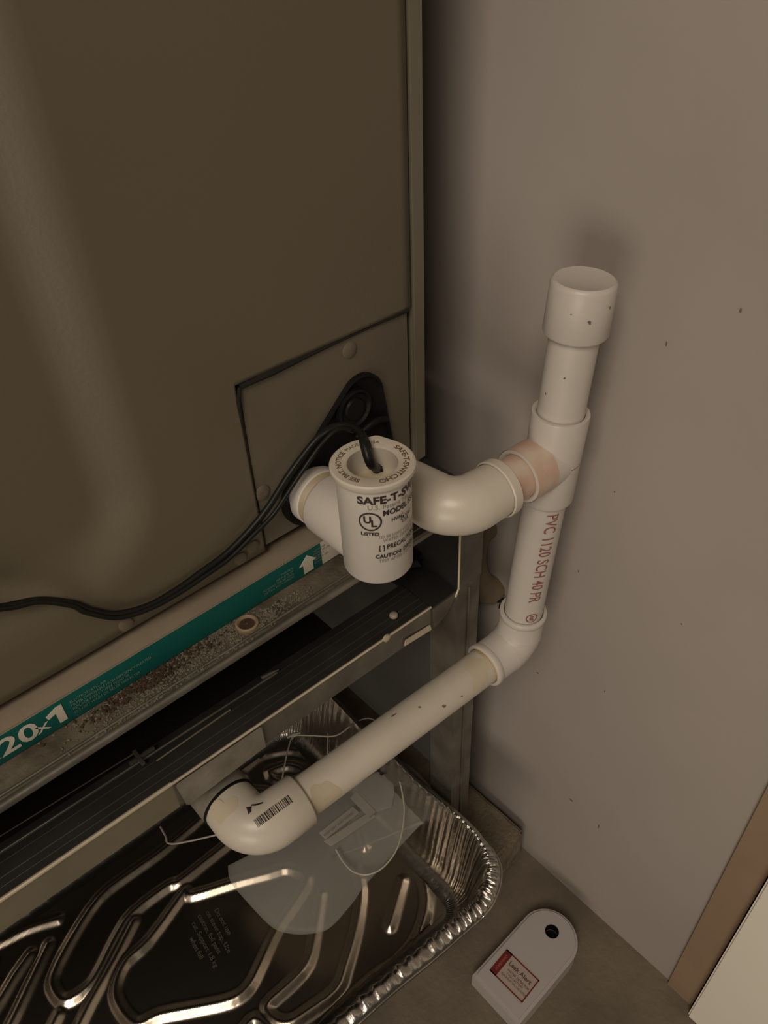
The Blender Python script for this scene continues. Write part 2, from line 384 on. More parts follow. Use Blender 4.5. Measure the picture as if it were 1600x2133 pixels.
s = MB(); rnd0 = random.Random(8)
for k in range(22):
    p = PZ(868+rnd0.uniform(-26,20), 1150+rnd0.uniform(-30,24), -0.380); 
    ph = [rnd0.uniform(0.6,1.3) for _ in range(6)]; r0 = rnd0.uniform(0.003,0.0065)
    s.add([p+Vector((r0*ph[0],0,0)),p+Vector((0,r0*ph[1],0)),p+Vector((-r0*ph[2],0,0)),p+Vector((0,-r0*ph[3],0)),p+Vector((0,0,r0*ph[4]*0.8)),p+Vector((0,0,-r0))],[(0,1,4),(1,2,4),(2,3,4),(3,0,4),(1,0,5),(2,1,5),(3,2,5),(0,3,5)])
o_ = s.obj('dark_sealant_lumps', BLACK, st); o_['kind'] = 'stuff'
# leg: angle iron, corner towards the camera
lg = MB(); lg.box((0.285, 0.26, -0.7548), (0.309, 0.2618, -0.389)); lg.box((0.285, 0.2618, -0.7548), (0.2868, 0.287, -0.389))
lg.obj('leg', GALV, st)
lp = MB(); lp.sweep([(0.2975, 0.2594, -0.7545), (0.2975, 0.2594, -0.395)], 0.0009, 8); lp.obj('leg_bead', GALV, st, smooth=60)
for (lx, ly) in ((0.285,0.70),(-0.33,0.26),(-0.33,0.70)):
    lg = MB(); lg.box((lx, ly, -0.7548 if lx > 0.1 else ZF), (lx+0.024, ly+0.0018, -0.389)); lg.box((lx, ly+0.0018, -0.7548 if lx > 0.1 else ZF), (lx+0.0018, ly+0.027, -0.389))
    lg.obj('leg', GALV, st)
# lower front rail: angle with bright rolled edge, dark top flange with grooves
RL, RR = Vector((-0.33, 0.2755, -0.3850)), Vector((0.2575, 0.2595, -0.3868))
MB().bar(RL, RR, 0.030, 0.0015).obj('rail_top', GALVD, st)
dirr = (RR-RL).normalized(); sid = Vector((0,0,1)).cross(dirr).normalized()
for k, off in enumerate((0.006, 0.011, 0.019, 0.024)):
    lp = MB(); lp.sweep([RL+sid*off+Vector((0,0,0.0003)), RR+sid*off+Vector((0,0,0.0003))], 0.0004, 6); lp.obj('rail_groove', GALVD, st, smooth=60)
def rp(px): # point on the rail front edge seen at image column px
    best = min((abs(((RL.lerp(RR, t)))[0]-PY(px, 1871-0.655*px, 0.265).x), t) for t in [i/400 for i in range(401)]); return RL.lerp(RR, best[1])
xs_ = 0.0588; sp = RL.lerp(RR, (xs_-RL.x)/(RR.x-RL.x))
MB().bar(RL, sp, 0.0014, 0.024).obj('rail_front', GALVF, st)
MB().bar(sp+Vector((0,-0.0008,0.0008)), RR+Vector((0,-0.0008,0.0008)), 0.0014, 0.0215).obj('rail_front', GALV, st)
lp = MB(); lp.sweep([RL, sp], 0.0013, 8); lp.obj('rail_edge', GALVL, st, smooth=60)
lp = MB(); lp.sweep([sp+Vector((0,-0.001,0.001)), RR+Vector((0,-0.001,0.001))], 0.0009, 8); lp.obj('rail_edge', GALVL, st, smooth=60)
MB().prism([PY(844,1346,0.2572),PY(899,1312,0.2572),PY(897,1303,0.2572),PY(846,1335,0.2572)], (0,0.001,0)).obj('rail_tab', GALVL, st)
# screws on rail
for px, py, z in ((820,1283,-0.385),(804,1328,-0.3855)):
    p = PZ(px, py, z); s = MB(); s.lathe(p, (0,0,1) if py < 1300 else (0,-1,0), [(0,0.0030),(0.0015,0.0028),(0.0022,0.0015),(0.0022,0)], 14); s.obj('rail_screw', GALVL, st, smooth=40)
# inner return rail (dark) with thin light lip and the small clip
IL, IR = PZ(0, 1776, -0.386), PZ(577, 1401, -0.386)
IL = IL + (IL-IR)*1.4
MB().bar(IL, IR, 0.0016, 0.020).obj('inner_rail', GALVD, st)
lp = MB(); lp.sweep([IL, IR], 0.0009, 8); lp.obj('inner_rail_lip', GALV, st, smooth=60)
a_, b__ = PZ(326,1585,-0.385), PZ(480,1478,-0.385)
lp = MB(); lp.sweep([a_, b__], 0.0006, 8); lp.obj('inner_rail_lip', GALVF, st, smooth=60)
a_, b__ = PZ(-150,1835,-0.392), PZ(277,1571,-0.392)
lp = MB(); lp.sweep([a_, b__], 0.0006, 8); lp.obj('inner_rail_lip', GALV, st, smooth=60)
p = PZ(289, 1578, -0.382)
s = MB(); s.box(p+Vector((-0.0012,-0.006,-0.0008)), p+Vector((0.0012,0.006,0.0008))); s.box(p+Vector((-0.006,-0.001,-0.0015)), p+Vector((0.010,0.001,0.0005))); s.obj('spring_clip', GALV, st, bevel=0.0003)
s = MB(); s.lathe(PZ(545,1412,-0.384), PZ(578,1396,-0.384)-PZ(545,1412,-0.384), [(0,0.0014),(0.006,0.0016),(0.012,0.0004)], 10); s.obj('rail_pin', GALV, st, smooth=40)
# round grommet on the ledge
p = PZ(515, 1301, LZ+0.0005)
s = MB(); s.lathe(p, (0,0,1), [(-0.0012,0.0066),(0.0014,0.0064),(0.0020,0.0054),(0.0010,0.0044),(-0.0008,0.0040)], 28); gm = s.obj('grommet', mat('grommet_tan', (0.30, 0.22, 0.13), 0.6), st, smooth=50)
s = MB(); s.lathe(p, (0,0,1), [(0.0006,0.0046),(0.0004,0)], 20); s.obj('grommet_hole', GRITB, gm)

# ------------------------------------------------------------------ grit on the ledge (stuff)
gr = MB(); gb = MB()
def pebble(mb_, p, r):
    ph = [random.uniform(0.6, 1.2) for _ in range(6)]
    vs = [p+Vector((r*ph[0],0,0)), p+Vector((0,r*ph[1],0)), p+Vector((-r*ph[2],0,0)), p+Vector((0,-r*ph[3],0)), p+Vector((0,0,r*ph[4]*0.7)), p+Vector((0,0,-r*0.4))]
    mb_.add(vs, [(0,1,4),(1,2,4),(2,3,4),(3,0,4),(1,0,5),(2,1,5),(3,2,5),(0,3,5)])
for k in range(1700):
    t = random.betavariate(2.2, 1.6); px = 110 + t*520; c0 = 1520-0.655*(px) + 60
    x = PY(px, 1592-0.60*px, 0.27).x
    y = 0.2600 + 0.0185*random.random()**(0.8)
    if t > .8: y = 0.264+0.010*random.random()
    pebble(gr, Vector((x+random.uniform(-.01,.01), y, LZ+0.0004)), random.choice([0.0004,0.0006,0.0008,0.0011]))
for k in range(260):
    px = random.gauss(330, 75); x = PY(px, 1592-0.60*px, 0.27).x
    pebble(gb, Vector((x, 0.2725+random.uniform(-.003,.006), LZ+0.0008)), random.uniform(0.0006, 0.0017))
o = mk('ledge_grit', gr.v, gr.f, GRIT); o['kind'] = 'stuff'; o['label'] = 'pale grit and dust scattered on the steel ledge below the filter'; o['category'] = 'grit'
o = mk('rust_crumbs', gb.v, gb.f, GRITB); o['kind'] = 'stuff'; o['label'] = 'dark brown crumbs along the lower edge of the teal filter strip'; o['category'] = 'debris'

# ------------------------------------------------------------------ PVC drain line (glued together: one thing)
ZD = -0.266; ZL = -0.437
TEE = Vector((0.3142, 0.2137, ZD)); CAPT = Vector((0.3172, 0.2098, -0.1575)); LOW = Vector((0.3128, 0.2240, ZL))
EL = Vector((0.2385, 0.2200, ZD-0.0025)); ELB = Vector((0.0868, 0.2375, ZL-0.003)); PORT = Vector((0.1935, YC, ZD-0.001))
dr = thing('drain_pipe', 'glued white PVC condensate drain with capped riser, tee and elbows beside the grey wall', 'drain pipe', LOW)
RP = 0.01335; RFt = 0.0166
up = (CAPT-TEE).normalized()
# riser pipe above the tee
MB().lathe(TEE, up, [(0.0, RP), ((CAPT-TEE).length-0.010, RP)], 40).obj('riser_pipe', PVC, dr, smooth=60)
# cap
L = (CAPT-TEE).length
MB().lathe(TEE, up, [(L-0.0290,RP), (L-0.0290,0.0166), (L-0.0280,0.0172), (L-0.0025,0.0169), (L-0.0008,0.0163), (L,0.0150), (L-0.0002,0.0146), (L-0.0002,0.0)], 48).obj('end_cap', PVC, dr, smooth=40)
def socket(mb_, o, ax, l0, l1, r=RFt, rin=RP):
    mb_.lathe(o, ax, [(l0, r-0.0004), (l1-0.0012, r), (l1, r-0.0003), (l1+0.0002, rin+0.0014), (l1-0.0006, rin+0.0003), (l1-0.004, rin+0.0002)], 48)
# tee
t = MB(); socket(t, TEE, up, 0, 0.0310); 
dn = (LOW-TEE).normalized(); socket(t, TEE, dn, 0, 0.0290)
br = (EL-TEE).normalized(); socket(t, TEE, br, 0.002, 0.0290)
t.obj('tee_fitting', PVC, dr, smooth=40)
s = MB(); s.lathe(TEE, br, [(0.0130,0.01668),(0.0180,0.01675),(0.0287,0.01672)], 48); s.obj('primer_stain', PVCP, dr, smooth=60)
# short nipple between tee and upper elbow (primer stained)
MB().lathe(TEE, br, [(0.024, RP+0.0001), (0.060, RP+0.0001)], 40).obj('pipe_nipple', PVCP, dr, smooth=60)
# upper elbow
bk = Vector((-0.06, 1, 0.0)).normalized()
RE = 0.0166
path = corner(EL-br*0.0345, EL, EL+bk*0.036, 0.0150, 14)
e = MB(); rr = [RE-0.0008]+[RE]*(len(path)-2)+[RE-0.0008]
e.sweep(path, rr, 48, caps=False)
e.lathe(EL, -br, [(0.0345, RE-0.0008), (0.0350, RE-0.0016), (0.0350, RP+0.0010), (0.031, RP)], 48)
e.obj('elbow_fitting', PVCY, dr, smooth=50)
s = MB(); s.lathe(EL, -br, [(0.0285,RE-0.0002),(0.0292,RE+0.0007),(0.0342,RE+0.0006),(0.0350,RE-0.0006),(0.0350,RP)], 48); s.obj('elbow_collar', PVCY, dr, smooth=40)
# connector behind the float switch, port fitting out of the cabinet
yj = 0.2525
s = MB(); s.lathe((PORT.x, YC+0.004, PORT.z), (0,-1,0), [(0,0.0150),(0.010,0.0152)], 40); s.obj('port_stub', PVCG, dr, smooth=50)
s = MB(); s.lathe((PORT.x, YC-0.002, PORT.z), (0,-1,0), [(0,0.0130),(0,0.0166),(0.001,0.0172),(0.0065,0.0170),(0.0072,0.0163)], 40); s.obj('port_collar', PVCG, dr, smooth=40)
s = MB(); s.lathe((PORT.x, YC-0.002, PORT.z), (0,-1,0), [(0.0066,0.0164),(0.0125,0.0165)], 40); s.obj('glue_band', STAIN0, dr, smooth=50)
s = MB(); s.lathe((PORT.x, YC-0.002, PORT.z), (0,-1,0), [(0.0120,0.0163),(0.0128,0.0176),(0.0145,0.0182),(0.052,0.0185),(0.054,0.0172),(0.054,0)], 44)
s.lathe((PORT.x, yj, PORT.z), (1,0,0), [(0.0,0.0145),(EL.x-PORT.x-0.006,0.0145)], 36)
s.obj('port_fitting', PVC, dr, smooth=40)
# lower riser pipe
MB().lathe(TEE, dn, [(0.0, RP), ((LOW-TEE).length-0.010, RP)], 40).obj('riser_pipe', PVC, dr, smooth=60)
# lower elbow
lft = (ELB-LOW).normalized(); upl = -dn
path = corner(LOW+upl*0.0345, LOW, LOW+lft*0.0345, 0.0165, 14)
e = MB(); e.sweep(path, [0.0158]*2+[0.0163]*(len(path)-4)+[0.0158]*2, 48, caps=False)
for ax in (upl, lft): e.lathe(LOW, ax, [(0.0300,0.0159),(0.0308,0.0166),(0.0345,0.0166),(0.0352,0.0160),(0.0352,RP+0.0008),(0.033,RP+0.0002)], 48)
e.obj('elbow_fitting', PVC, dr, smooth=50)
# long horizontal pipe
Lh = (ELB-LOW).length
MB().lathe(LOW, lft, [(0.010, RP), (Lh-0.010, RP)], 44).obj('horizontal_pipe', PVCY, dr, smooth=60)
s = MB(); s.lathe(LOW, lft, [(0.034,RP+0.0001),(0.0372,RP+0.0001)], 44); s.obj('glue_ring', PVCT, dr, smooth=60)
# lower left elbow
bk2 = Vector((-0.02, 1, 0.03)).normalized(); RX = 0.0174
path = corner(ELB-lft*0.0335, ELB, ELB+bk2*0.0265, 0.0150, 16)
e = MB(); e.sweep(path, [RX*0.985]+[RX]*2+[RX*1.0]*(len(path)-4)+[RX*0.97], 52, caps=False)
e.lathe(ELB, -lft, [(0.0335,RX*0.985),(0.0345,RX-0.0012),(0.0345,RP+0.0002),(0.03,RP)], 52)
e.obj('elbow_fitting', PVCY, dr, smooth=50)
s = MB(); s.lathe(ELB, bk2, [(0.0258,RX*0.97),(0.0258,RX+0.0006),(0.0274,RX+0.0006),(0.0274,0.012)], 44); s.obj('rubber_ring', BLACK, dr, smooth=40)
s = MB(); s.lathe(ELB, bk2, [(0.0272,0.0172),(0.0285,0.0178),(0.050,0.0176),(0.050,0)], 44)
s.obj('pan_stub', TAPE, dr, smooth=40)
fa = RL.lerp(RR, (0.0600-RL.x)/(RR.x-RL.x)); fc = RL.lerp(RR, (0.1180-RL.x)/(RR.x-RL.x))
MB().prism([fa+Vector((0,-0.0009,-0.0012)), fc+Vector((0,-0.0009,-0.0012)), fc+Vector((0,-0.0009,-0.0205)), fa+Vector((0.002,-0.0009,-0.0240))], (0,-0.0022,0)).obj('stub_flange', TAPE, dr, bevel=0.0008)
# tan glue stains on the pipe and elbow (irregular patches wrapped round the pipe)
def patch(o, ax, r, tc, hw, thc, hth, name, m, seed, n=30, warp=0.25):
    rnd = random.Random(seed); o = Vector(o); ax = Vector(ax).normalized()
    u = (Vector((-0.5,-0.59,0.63)) - ax*Vector((-0.5,-0.59,0.63)).dot(ax)).normalized(); v = ax.cross(u)
    ph = [rnd.uniform(0, 6.28) for _ in range(4)]
    vs = []; fs = []; K = 6
    for j in range(K+1):
        for k in range(n):
            a = 2*PI*k/n; q = (j/K)*(1+warp*math.sin(2*a+ph[0])+warp*0.6*math.sin(3*a+ph[1])+0.1*math.sin(5*a+ph[2]))
            tt = tc+hw*q*math.cos(a); th = thc+hth*q*math.sin(a)
            vs.append(o+ax*tt+(u*math.cos(th)+v*math.sin(th))*(r+0.00012))
    for j in range(K):
        for k in range(n): fs.append((j*n+k, j*n+(k+1) % n, (j+1)*n+(k+1) % n, (j+1)*n+k))
    return mk(name, vs, fs, m, dr, True)
STAIN = mat('faint_glue_stain', (0.53, 0.45, 0.32), 0.38, col2=(0.60, 0.52, 0.40), nscale=60)
STAIN2 = mat('olive_stain', (0.585, 0.515, 0.39), 0.38)
patch(LOW, lft, RP, Lh-0.0440, 0.009, -0.35, 0.9, 'glue_stain', STAIN, 3)
patch(LOW, lft, RP, 0.047, 0.010, 0.2, 0.8, 'glue_stain', STAIN2, 5)
patch(ELB, bk2, RX, 0.018, 0.0065, 0.15, 0.55, 'glue_stain', STAIN2, 9)
# dirt specks
def speck(o, ax, r, t, th, a, b_s, name='dirt_speck', m=WALLD, seed=1):
    return patch(o, ax, r+0.0001, t, a, th, b_s/r, name, m, seed, n=10, warp=0.3)
def pipe_uv(o, ax, r, px, py):
    # first hit of the camera ray with the pipe -> (t, theta) in patch()'s frame
    o = Vector(o); ax = Vector(ax).normalized(); d = ray(px, py).normalized()
    dp_ = d - ax*d.dot(ax); op = (-o) - ax*((-o).dot(ax))
    A = dp_.dot(dp_); B = 2*dp_.dot(op); Cc = op.dot(op)-r*r; D = B*B-4*A*Cc
    tt = (-B-math.sqrt(max(D,0)))/(2*A); P = d*tt; t = (P-o).dot(ax); q = (P-o)-ax*t
    u = (Vector((-0.5,-0.59,0.63)) - ax*Vector((-0.5,-0.59,0.63)).dot(ax)).normalized(); v = ax.cross(u)
    return t, math.atan2(q.dot(v), q.dot(u)), P
for i, (px, py, a, b_s) in enumerate([(925,1471,.0016,.0010),(820,1490,.0018,.0009),(874,1473,.0010,.0007),(962,1450,.0009,.0005)]):
    t_, th, _ = pipe_uv(LOW, lft, RP, px, py); speck(LOW, lft, RP, t_, th, a, b_s, seed=i+20)
for i, (px, py, a, rr_) in enumerate([(1228,672,.0009,.0172),(1270,641,.0006,.0172),(1190,655,.0003,.0172),(1176,788,.0006,RP),(1137,820,.0006,RP)]):
    t_, th, _ = pipe_uv(TEE, up, rr_, px, py); speck(TEE, up, rr_, t_, th, a, a, seed=i+40)
# red print down the lower riser, tops of the letters to the right
t0, th0, P0 = pipe_uv(TEE, dn, RP, 1152, 1072)
t1_, th1, P1 = pipe_uv(TEE, dn, RP, 1110, 1262)
u_r = (Vector((-0.5,-0.59,0.63)) - dn*Vector((-0.5,-0.59,0.63)).dot(dn)).normalized(); v_r = dn.cross(u_r)
sgn = 1 if pipe_uv(TEE, dn, RP, 1155, 1100)[1] > pipe_uv(TEE, dn, RP, 1120, 1100)[1] else -1
def rmap(u, v):
    th = (th0+(th1-th0)*u/max(1e-6,(t1_-t0))) + sgn*v/RP
    return TEE + dn*(t0+u) + (u_r*math.cos(th)+v_r*math.sin(th))*(RP+0.00015)
merge_text('red_pipe_print', [('PVC 1120 SCH 40 PR', 0.0112, rmap, 0.01, (t1_-t0)/0.1045, 'LEFT')], INKR, dr)
tb, thb, _ = pipe_uv(TEE, dn, RP, 1108, 1288)
mb = MB()
for k in range(24):
    a0, a1 = 2*PI*k/24, 2*PI*(k+1)/24; q = []
    for (aa, r0) in ((a0,0.0034),(a1,0.0034),(a1,0.0044),(a0,0.0044)):
        th = thb+math.sin(aa)*r0/RP; q.append(TEE+dn*(tb+math.cos(aa)*r0)+(u_r*math.cos(th)+v_r*math.sin(th))*(RP+0.00015))
    mb.add(q, [(0,1,2,3)])
mk('red_mark', mb.v, mb.f, INKR, dr)
def rmap2(u, v):
    th = thb + sgn*v/RP; return TEE+dn*(tb+u)+(u_r*math.cos(th)+v_r*math.sin(th))*(RP+0.00015)
merge_text('red_mark', [('nsf', 0.0052, rmap2, 0.03, 0.8, 'CENTER')], INKR, dr)
# bar code on the lower-left elbow
t_a, th_a, _ = pipe_uv(ELB, -lft, RX, 533, 1716); t_b, th_b, _ = pipe_uv(ELB, -lft, RX, 605, 1663)
axb = -lft; ub = (Vector((-0.5,-0.59,0.63)) - axb*Vector((-0.5,-0.59,0.63)).dot(axb)).normalized(); vb = axb.cross(ub)
mb = MB(); rnd = random.Random(4); t_ = 0.0
while t_ < 1:
    wd = rnd.choice([0.012,0.02,0.035])
    qs = []
    for tt in (t_, min(1,t_+wd)):
        tc = t_a+(t_b-t_a)*tt; thc = th_a+(th_b-th_a)*tt
        for hh in (-0.0026, 0.0026):
            th = thc+hh/RX; qs.append(ELB+axb*tc+(ub*math.cos(th)+vb*math.sin(th))*(RX+0.0002))
    mb.add(qs, [(0,1,3,2)]); t_ += wd+rnd.choice([0.012,0.02,0.03])
mk('bar_code', mb.v, mb.f, INK, dr)
tq, thq, _ = pipe_uv(ELB, -lft, RX, 515, 1690); tq2, thq2, _ = pipe_uv(ELB, -lft, RX, 548, 1672)
mb = MB()
def eb(tt, th, rr=RX): return ELB+axb*tt+(ub*math.cos(th)+vb*math.sin(th))*(rr+0.0002)
lel = [o for o in dr.children if o.name.startswith('elbow_fitting')][-1]
def hitp(o_, px, py):
    ok, P, N, _ = o_.ray_cast(Vector((0,0,0)), ray(px, py).normalized()); return P+N*0.0003
mb.add([hitp(lel,*p) for p in ((513,1682),(524,1680),(524,1690),(518,1697))], [(0,1,2,3)])
mb.add([hitp(lel,*p) for p in ((522,1679),(532,1679),(548,1674),(548,1671),(534,1675),(524,1676))], [(0,1,2,3,4,5)])
if 0: mb.add([eb(tq,thq-0.06),eb(tq,thq+0.10),eb(tq+0.0022,thq+0.02),eb(tq+0.0022,thq-0.12)], [(0,1,2,3)])
mk('printed_mark', mb.v, mb.f, INK, dr)

# ------------------------------------------------------------------ float switch
SC = Vector((0.1880, 0.2275, 0)); ZT_, ZBt = -0.2118, -0.2762; RB = 0.0183; RFL = 0.0206
sw = thing('float_switch', 'white cylindrical float switch printed with black lettering, black cable entering its open top', 'float switch', (SC.x, SC.y, ZBt))
body = MB(); body.lathe((SC.x, SC.y, 0), (0,0,1), [(ZBt,0),(ZBt,RB-0.0022),(ZBt+0.0006,RB-0.0010),(ZBt+0.002,RB-0.0002),(ZT_-0.008,RB),(ZT_-0.0045,RB+0.0002),(ZT_-0.003,RB+0.0006)], 64)
body.obj('switch_body', PVC, sw, smooth=40)
tabp = PZ(785, 905, ZT_); tabv = Vector((tabp.x-SC.x, tabp.y-SC.y))
def flange_out(R, k=1.0):
    d = tabv.length*k; a0 = math.atan2(tabv.y, tabv.x); al = math.acos(min(1,R/d)); out = []
    N = 72
    for i in range(N):
        a = a0+al+(2*PI-2*al)*i/(N-1); out.append(Vector((SC.x+R*math.cos(a), SC.y+R*math.sin(a))))
    # tangent sides to the blunt tab tip
    tip = Vector((SC.x, SC.y))+tabv*k
    out += [out[-1].lerp(tip, 0.5), tip + (out[-1]-tip).normalized()*0.001, tip + (out[0]-tip).normalized()*0.001, tip.lerp(out[0], 0.5)]
    return out
F1 = flange_out(RFL, 1.0); F0 = flange_out(RB+0.0008, 0.96); Ft = flange_out(RFL-0.0008, 0.98)
n = len(F1); fb = MB()
ctr = Vector((SC.x+0.0004, SC.y+0.0010)); RI = 0.0122
def inner(r):
    o_ = []
    for p_ in F1:
        a = math.atan2(p_.y-SC.y, p_.x-SC.x); o_.append(Vector((SC.x+r*math.cos(a), SC.y+r*math.sin(a))))
    return o_
lay = [(F0, ZT_-0.0048), (F1, ZT_-0.0030), (F1, ZT_-0.0007), (Ft, ZT_), (inner(RI+0.0009), ZT_), (inner(RI), ZT_-0.0007), (inner(RI-0.0006), ZT_-0.022)]
for r2, z in lay: fb.v += [Vector((p_.x, p_.y, z)) for p_ in r2]
for i in range(len(lay)-1):
    for k in range(n): fb.f.append((i*n+k, i*n+(k+1) % n, (i+1)*n+(k+1) % n, (i+1)*n+k))
fb.obj('top_flange', PVCY, sw, smooth=40)
s = MB(); s.lathe((SC.x, SC.y, 0), (0,0,1), [(ZT_-0.0135, RI), (ZT_-0.0140, RI-0.002), (ZT_-0.0145, 0.0)], 40); s.obj('well_floor', PVCD, sw, smooth=40)
# text on the body
def swuv(px, py, r=RB):
    d = ray(px, py); A = d.x*d.x+d.y*d.y; B = -2*(d.x*SC.x+d.y*SC.y); Cc = SC.x**2+SC.y**2-r*r
    t = (-B-math.sqrt(max(0,B*B-4*A*Cc)))/(2*A); P = d*t; return math.atan2(P.y-SC.y, P.x-SC.x), P.z
def smap(px, py, tilt=0.0):
    th0_, z0 = swuv(px, py)
    if th0_ > 1.2: th0_ -= 2*PI
    def f(u, v):
        th = th0_+u/RB; r = RB+0.0003
        return Vector((SC.x+r*math.cos(th), SC.y+r*math.sin(th), z0+v+u*tilt))
    return f
merge_text('switch_print', [
    ('SAFE-T-SWITCH', 0.0060, smap(744,1041), 0.035, 1.10, 'LEFT'),
    ('MODEL SS3', 0.0044, smap(797,1070), 0.03, 0.95, 'LEFT'),
    ('LISTED', 0.0028, smap(752,1110), 0.03, 1.05, 'LEFT'),
    ('[ ] PRECAUTIONS', 0.0040, smap(789,1142), 0.02, 0.80, 'LEFT'),
    ('CAUTION: DRAIN', 0.0033, smap(782,1160), 0.03, 0.9, 'LEFT'),
    ('HVAC', 0.0030, smap(815,1083), 0.02, 0.9, 'LEFT'), ('24 VAC', 0.0030, smap(833,1080), 0.02, 0.9, 'LEFT'), ('1.5A', 0.0030, smap(836,1086), 0.02, 0.9, 'LEFT'),
], INK, sw)
merge_text('switch_small_print', [
    ('U.S. Patent No. 5,522', 0.0037, smap(765,1058), 0.0, 1.0, 'LEFT'),
    ('TO BE USED FOR CONDENSATE', 0.0026, smap(787,1120), 0.0, 0.9, 'LEFT'),
    ('WATER DRAINS ONLY', 0.0026, smap(798,1127), 0.0, 0.9, 'LEFT'),
    ('TEST AFTER INSTALLATION', 0.0027, smap(789,1169), 0.005, 0.9, 'LEFT'),
], INKG, sw)
# listed mark: ring with letters
f = smap(771, 1087); mb = MB()
for k in range(36):
    a0, a1 = 2*PI*k/36, 2*PI*(k+1)/36
    mb.add([f(math.cos(a0)*0.0048,math.sin(a0)*0.0048), f(math.cos(a1)*0.0048,math.sin(a1)*0.0048), f(math.cos(a1)*0.0056,math.sin(a1)*0.0056), f(math.cos(a0)*0.0056,math.sin(a0)*0.0056)], [(0,1,2,3)])
for ss, dx, dz in (('U', -0.0013, 0.0010), ('L', 0.0016, -0.0012)):
    vs, fs = text_mesh(ss, 0.0058, 0.03, 'CENTER'); mb.add([f(v.x+dx, v.y+dz) for v in vs], fs)
mk('listed_mark', mb.v, mb.f, INK, sw)
# text around the flange (baseline towards the hole on the right side, read clockwise)
def ringmap(r0, a_start, cw=True, inward=True):
    def f(u, v):
        a = a_start + (-u/r0 if cw else u/r0); r = r0 + (v if inward else -v)
        return Vector((SC.x+r*math.cos(a), SC.y+r*math.sin(a), ZT_+0.0002))
    return f
def angz(px, py): P = PZ(px, py, ZT_); return math.atan2(P.y-SC.y, P.x-SC.x)
merge_text('flange_print', [('SAFE-T-SWITCH®', 0.0040, ringmap(0.0160, angz(822,930), True, True), 0.02, 1.12, 'LEFT'),
    ('SEE PAT. NOTICE', 0.0036, ringmap(0.0160, angz(748,1004), True, True), 0.02, 1.0, 'LEFT'),
    ('MADE IN USA', 0.0030, ringmap(0.0158, angz(716,938), True, True), 0.0, 1.0, 'LEFT')], INKB, sw)
# cable: out of the well, over the rim, behind, down and away to the left
def onY(px, py, y): return PY(px, py, y)
well = PZ(782, 982, ZT_-0.0135)
top1 = PZ(763, 922, ZT_+0.0045)
cpts = [well+Vector((0.001,0,-0.0005)), PZ(771,957,ZT_-0.006), top1, PY(742,893,0.262), PY(700,888,0.276), PY(660,915,0.2835), PY(605,985,0.2845), PY(560,1055,0.2850), PY(520,1105,0.2855), PY(470,1155,0.2860), PY(420,1192,0.2860), PY(370,1228,0.2862), PY(310,1262,0.2865), PY(245,1279,0.2870), PY(190,1272,0.2880), PY(150,1257,0.2890), PY(80,1251,0.2900), PY(10,1264,0.2900), PY(-80,1275,0.2890), PY(-200,1255,0.286)]
c1 = MB(); c1.sweep(catmull(cpts, 8), 0.0019, 10); cab = c1.obj('cable', WIRE, sw, smooth=60)
wk = MB(); wk.sweep(catmull([well+Vector((0.004,-0.001,0.0005)), well+Vector((0.0015,0,0.0012)), PZ(772,965,ZT_-0.003), PZ(762,935,ZT_+0.003), PZ(757,915,ZT_+0.005)], 6), [0.0024]*24+[0.0016], 12); wk.obj('cable_sheath', WIRE, cab, smooth=60)
# second strand of the pair
c2p = [PY(735,898,0.2625), PY(705,893,0.2735), PY(670,925,0.280), PY(617,1000,0.2815), PY(572,1068,0.2820), PY(530,1112,0.2825), PY(478,1163,0.2830), PY(425,1201,0.2835), PY(372,1236,0.284), PY(312,1268,0.2845), PY(245,1287,0.285), PY(180,1276,0.286), PY(150,1262,0.287), PY(80,1254,0.288), PY(0,1268,0.288), PY(-200,1262,0.284)]
c2 = MB(); c2.sweep(catmull(c2p, 8), 0.0013, 8); c2.obj('cable_strand', WIRE, cab, smooth=60)

# ------------------------------------------------------------------ concrete block
blk = MB(); blk.box((0.15, 0.2185, ZF), (0.3515, 0.62, -0.755))
bo = blk.obj('concrete_block', BLOCKM, bevel=0.003); bo['label'] = 'rough concrete paver block under the steel leg, against the grey wall'; bo['category'] = 'concrete block'
bo.modifiers.new('sub', 'SUBSURF').subdivision_type = 'SIMPLE'; bo.modifiers['sub'].levels = 5; bo.modifiers['sub'].render_levels = 5
tx = bpy.data.textures.new('rough', 'CLOUDS'); tx.noise_scale = 0.012
dm = bo.modifiers.new('disp', 'DISPLACE'); dm.texture = tx; dm.strength = 0.0025; dm.texture_coords = 'LOCAL'; dm.mid_level = 0.75
blk = MB(); blk.box((-0.28, 0.2385, ZF), (-0.08, 0.64, -0.755))
bo = blk.obj('concrete_block', BLOCKM, bevel=0.003); bo['label'] = 'concrete paver block under the hidden left part of the foil pan'; bo['category'] = 'concrete block'

# ------------------------------------------------------------------ foil pan
ZR, ZP = -0.652, -0.7445
pan = thing('foil_pan', 'rectangular aluminium foil roasting pan with embossed ribs below the stand', 'foil pan', (0.02, 0.34, ZP))
